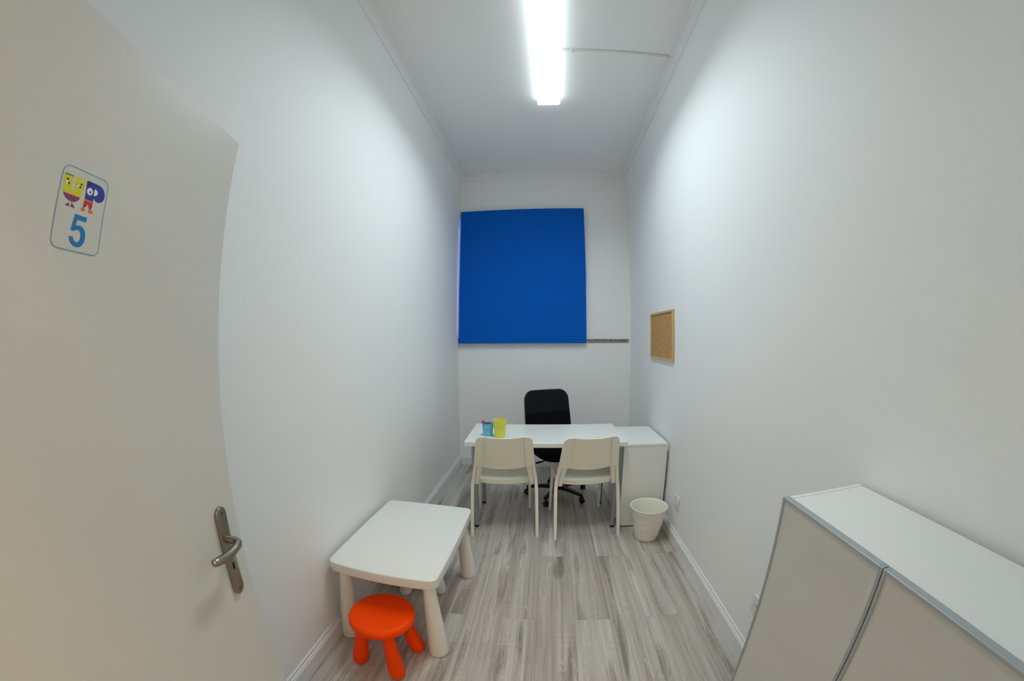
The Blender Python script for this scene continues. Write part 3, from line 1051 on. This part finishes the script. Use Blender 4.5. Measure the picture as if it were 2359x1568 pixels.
back_part(0.775, 0.983, 0.012, 22, 'back_mesh', M_mesh, 0.010)
back_part(0.502, 0.7746, 0.034, 14, 'back_pad', M_fabric, 0.010)
fr = []
zs = [0.505 + (0.982 - 0.505) * k / 40 for k in range(41)]
pts = []
for z in zs:
    x = ob_hw(z) - 0.006
    pts.append((x, ob_y(z) - 0.035 * (x / 0.24) ** 2 + 0.004, z))
top = []
for k in range(1, 12):
    x = (ob_hw(0.982) - 0.006) * (1 - 2 * k / 12)
    top.append((x, ob_y(0.983) - 0.035 * (x / 0.24) ** 2 + 0.004, 0.983))
bot = []
for k in range(1, 12):
    x = -(ob_hw(0.505) - 0.006) * (1 - 2 * k / 12)
    bot.append((x, ob_y(0.504) - 0.035 * (x / 0.24) ** 2 + 0.004, 0.504))
left = [(-p[0], p[1], p[2]) for p in reversed(pts)]
bm = bmesh.new()
tube(bm, pts + top + left + bot, 0.0085, 10, closed=True)
obj('back_frame', bm, M_black, oc)

# ------------------------------------------------------------------ children's table
kt = thing('kids_table', "low white plastic children's table with tapered round legs", 'table', (-0.704, 1.658, 0), -0.016)
TZ = 0.4765
def top_outline(hx, hy, rc, bx, by, seg=7):
    """rounded rectangle whose sides bulge outwards"""
    base = rrect(hx, hy, rc, seg)
    out = []
    n = len(base)
    for i in range(n):
        p, q = base[i], base[(i + 1) % n]
        out.append(p)
        if math.hypot(q[0] - p[0], q[1] - p[1]) > 0.08:
            for k in range(1, 10):
                t_ = k / 10
                out.append((p[0] + (q[0] - p[0]) * t_, p[1] + (q[1] - p[1]) * t_))
    res = []
    for x, y in out:
        fx, fy = max(0, 1 - (y / hy) ** 2), max(0, 1 - (x / hx) ** 2)
        k = abs(x) / hx
        j = abs(y) / hy
        res.append((x + (bx * fx if x > 0 else -bx * fx) * (k ** 4), y + (by * fy if y > 0 else -by * fy) * (j ** 4)))
    return res
bm = bmesh.new()
plate(bm, top_outline(0.2680, 0.373, 0.034, 0.006, 0.013), TZ - 0.053, TZ, 0.006, 4)
obj('tabletop', bm, M_plast, kt, angle=60)
# slightly sunk smooth top sheet
for sx in (-1, 1):
    for sy in (-1, 1):
        bm = bmesh.new()
        x0, y0, x1, y1 = sx * 0.213, sy * 0.315, sx * 0.237, sy * 0.340
        rings = []
        for z, r, k in ((0.0, 0.043, 0), (0.0015, 0.0465, 0), (0.006, 0.0485, 0), (0.012, 0.049, 0), (0.15, 0.0425, 0), (0.30, 0.0335, 0), (0.4232, 0.0265, 0)):
            f = z / 0.4232
            c = (x1 + (x0 - x1) * f, y1 + (y0 - y1) * f, z)
            rings.append(circ(c, r, 28))
        loft(bm, rings)
        obj('leg', bm, M_plast, kt, angle=60)

# ------------------------------------------------------------------ stools
def make_stool(label, m, half):
    t = thing('kids_stool', label, 'stool', group="children's stools")
    bm = bmesh.new()
    prof = [(0, 0.246), (0.095, 0.246), (0.125, 0.249)]
    for k in range(11):
        a = -PI / 2 + PI * k / 10
        prof.append((0.128 + 0.0235 * math.cos(a), 0.2735 + 0.0235 * math.sin(a)))
    prof += [(0.10, 0.2975), (0.06, 0.2955), (0, 0.2945)]
    lathe(bm, prof, 56)
    obj('seat', bm, m, t, angle=70)
    for sx in (-1, 1):
        for sy in (-1, 1):
            bm = bmesh.new()
            p1 = Vector((sx * half[0], sy * half[1], 0.0))
            p0 = Vector((sx * 0.068, sy * 0.068, 0.247))
            rings = []
            for f, r in ((0.0, 0.008), (0.008, 0.019), (0.03, 0.0285), (0.075, 0.0355), (0.16, 0.0392), (0.30, 0.0380), (0.55, 0.0325), (0.8, 0.0275), (1.0, 0.026)):
                c = p1.lerp(p0, f)
                rings.append(circ((c.x, c.y, c.z), r, 22))
            loft(bm, rings)
            obj('leg', bm, m, t, angle=70)
    return t
st = make_stool("bright orange children's stool in front of the low table", M_orange, (0.104, 0.098))
st.location = (-0.692, 1.222, 0)
st.rotation_euler.z = -0.19
st2 = make_stool("white children's stool tucked under the low table", M_plast, (0.104, 0.104))
st2.location = (-0.716, 1.850, 0)
st2.rotation_euler.z = 0.28

# ------------------------------------------------------------------ waste bin
bn = thing('waste_bin', 'white round plastic waste bin standing against the right wall', 'bin', (0.783, 2.500, 0))
bm = bmesh.new()
prof = [(0, 0.0), (0.078, 0.0), (0.085, 0.004), (0.088, 0.012)]
def br(z):
    return 0.088 + (0.1345 - 0.088) * ((z - 0.012) / 0.253) ** 0.9
for z in (0.06, 0.078, 0.080, 0.082, 0.12, 0.138, 0.140, 0.142, 0.18, 0.196, 0.198, 0.200, 0.24, 0.262):
    groove = 0.0004 if z in (0.080, 0.140, 0.198) else 0
    prof.append((br(z) - groove, z))
prof += [(0.1385, 0.263), (0.1415, 0.265), (0.1425, 0.268), (0.1410, 0.2708), (0.1380, 0.2712), (0.1350, 0.2695), (0.1325, 0.262)]
for z in (0.24, 0.2, 0.15, 0.1, 0.05, 0.014):
    prof.append((br(z) - 0.0028, z))
prof += [(0.076, 0.006), (0, 0.006)]
lathe(bm, prof, 56)
obj('bin_body', bm, M_bin, bn, angle=50)

# ------------------------------------------------------------------ desk cups
def make_cup(name, label, cat, m, loc, rb, rt, h, nsc, rotz=0):
    t = thing(name, label, cat, loc, rotz)
    n = nsc * 8
    wall = 0.0016
    bm = bmesh.new()
    def ring(r, z, scal=0.0):
        out = []
        for i in range(n):
            a = 2 * PI * i / n
            s = abs(math.sin(a * nsc / 2))
            out.append((r * math.cos(a), r * math.sin(a), z + scal * (s - 1)))
        return out
    rr = lambda z: rb + (rt - rb) * z / h
    rings = [ring(rb, 0), ring(rr(0.3 * h), 0.3 * h), ring(rr(0.52 * h), 0.52 * h), ring(rr(0.54 * h) + 0.0012, 0.54 * h), ring(rr(0.8 * h) + 0.0012, 0.8 * h), ring(rt + 0.0012, h, 0.010), ring(rt - wall, h, 0.010)]
    rings += [ring(rr(0.5 * h) - wall, 0.5 * h), ring(rb - wall, 0.004)]
    loft(bm, rings)
    obj('cup_body', bm, m, t, angle=60)
    return t
CUPZ = 0.7403
yc = make_cup('pencil_cup', 'yellow scalloped plastic cup standing on the desk', 'cup', M_ycup, (-0.347, 2.748, CUPZ), 0.038, 0.0525, 0.142, 14)
bc = make_cup('pencil_cup', 'light blue scalloped plastic cup holding a pink pen', 'cup', M_bcup, (-0.446, 2.783, CUPZ), 0.037, 0.0445, 0.102, 12)
M_ydark = mat('yellow_punch', srgb(186, 180, 44), 0.5)
M_bdark = mat('blue_punch', srgb(70, 150, 200), 0.5)
def punch(t, m, rb, rt, h, spots, rad):
    """small punched ornament dots on the side facing the room"""
    for a, z in spots:
        r = rb + (rt - rb) * z / h + 0.0006
        bm = bmesh.new()
        loft(bm, [circ((0, 0, 0), rad, 10), circ((0, 0, 0.0014), rad, 10)])
        transform(bm, Matrix.Rotation(a, 4, 'Z') @ Matrix.Translation((r, 0, z)) @ Matrix.Rotation(PI / 2, 4, 'Y'))
        obj('ornament', bm, m, t)
punch(yc, M_ydark, 0.038, 0.0525, 0.142, [(-1.35, 0.121)], 0.0028)
punch(yc, M_ydark, 0.038, 0.0525, 0.142, [(-2.3, 0.092), (-2.02, 0.085), (-1.85, 0.092), (-1.72, 0.086), (-1.28, 0.092), (-1.05, 0.087)], 0.0026)
punch(bc, M_bdark, 0.037, 0.0445, 0.102, [(-2.2, 0.052), (-2.0, 0.060), (-1.62, 0.050), (-1.55, 0.058), (-1.6, 0.066), (-1.05, 0.070)], 0.0032)
# pink pen and scissors in the blue cup
pk = thing('pink_pen', 'pink pen with a bent top leaning in the blue cup', 'pen', (-0.446, 2.783, CUPZ))
bm = bmesh.new()
tube(bm, [(0.006, 0.0, 0.008), (-0.012, -0.014, 0.06), (-0.0205, -0.0215, 0.088), (-0.0215, -0.0225, 0.096)], 0.0048, 10)
obj('pen_body', bm, M_pink, pk)
bm = bmesh.new()
tube(bm, [(-0.0215, -0.0225, 0.0962), (-0.0225, -0.024, 0.106), (-0.026, -0.025, 0.115), (-0.032, -0.0245, 0.121), (-0.036, -0.024, 0.1225)], [0.0055, 0.007, 0.0078, 0.0068, 0.004], 12)
obj('pen_top', bm, M_pink, pk)
bm = bmesh.new()
tube(bm, [(-0.0345, -0.0275, 0.1205), (-0.0385, -0.0275, 0.116), (-0.040, -0.0272, 0.1105), (-0.0395, -0.027, 0.106)], [0.003, 0.0042, 0.0042, 0.003], 8)
obj('pen_clip', bm, M_dark, pk)
sc_ = thing('scissors', 'small dark blue scissors standing inside the light blue cup', 'scissors', (-0.446, 2.783, CUPZ))
for s in (-1, 1):
    bm = bmesh.new()
    cx, cz = 0.004 + s * 0.011, 0.098
    tube(bm, [(cx + 0.0085 * math.cos(2 * PI * k / 16), -0.018, cz + 0.0105 * math.sin(2 * PI * k / 16)) for k in range(16)], 0.0027, 8, closed=True)
    obj('handle_loop', bm, M_navy, sc_)
    bm = bmesh.new()
    tube(bm, [(cx, -0.018 + s * 0.0012, 0.087), (0.004, -0.015 + s * 0.0012, 0.055), (0.004 - s * 0.003, -0.012 + s * 0.0012, 0.008)], [0.003, 0.004, 0.001], 8, flat=0.5)
    obj('blade', bm, M_steel, sc_)
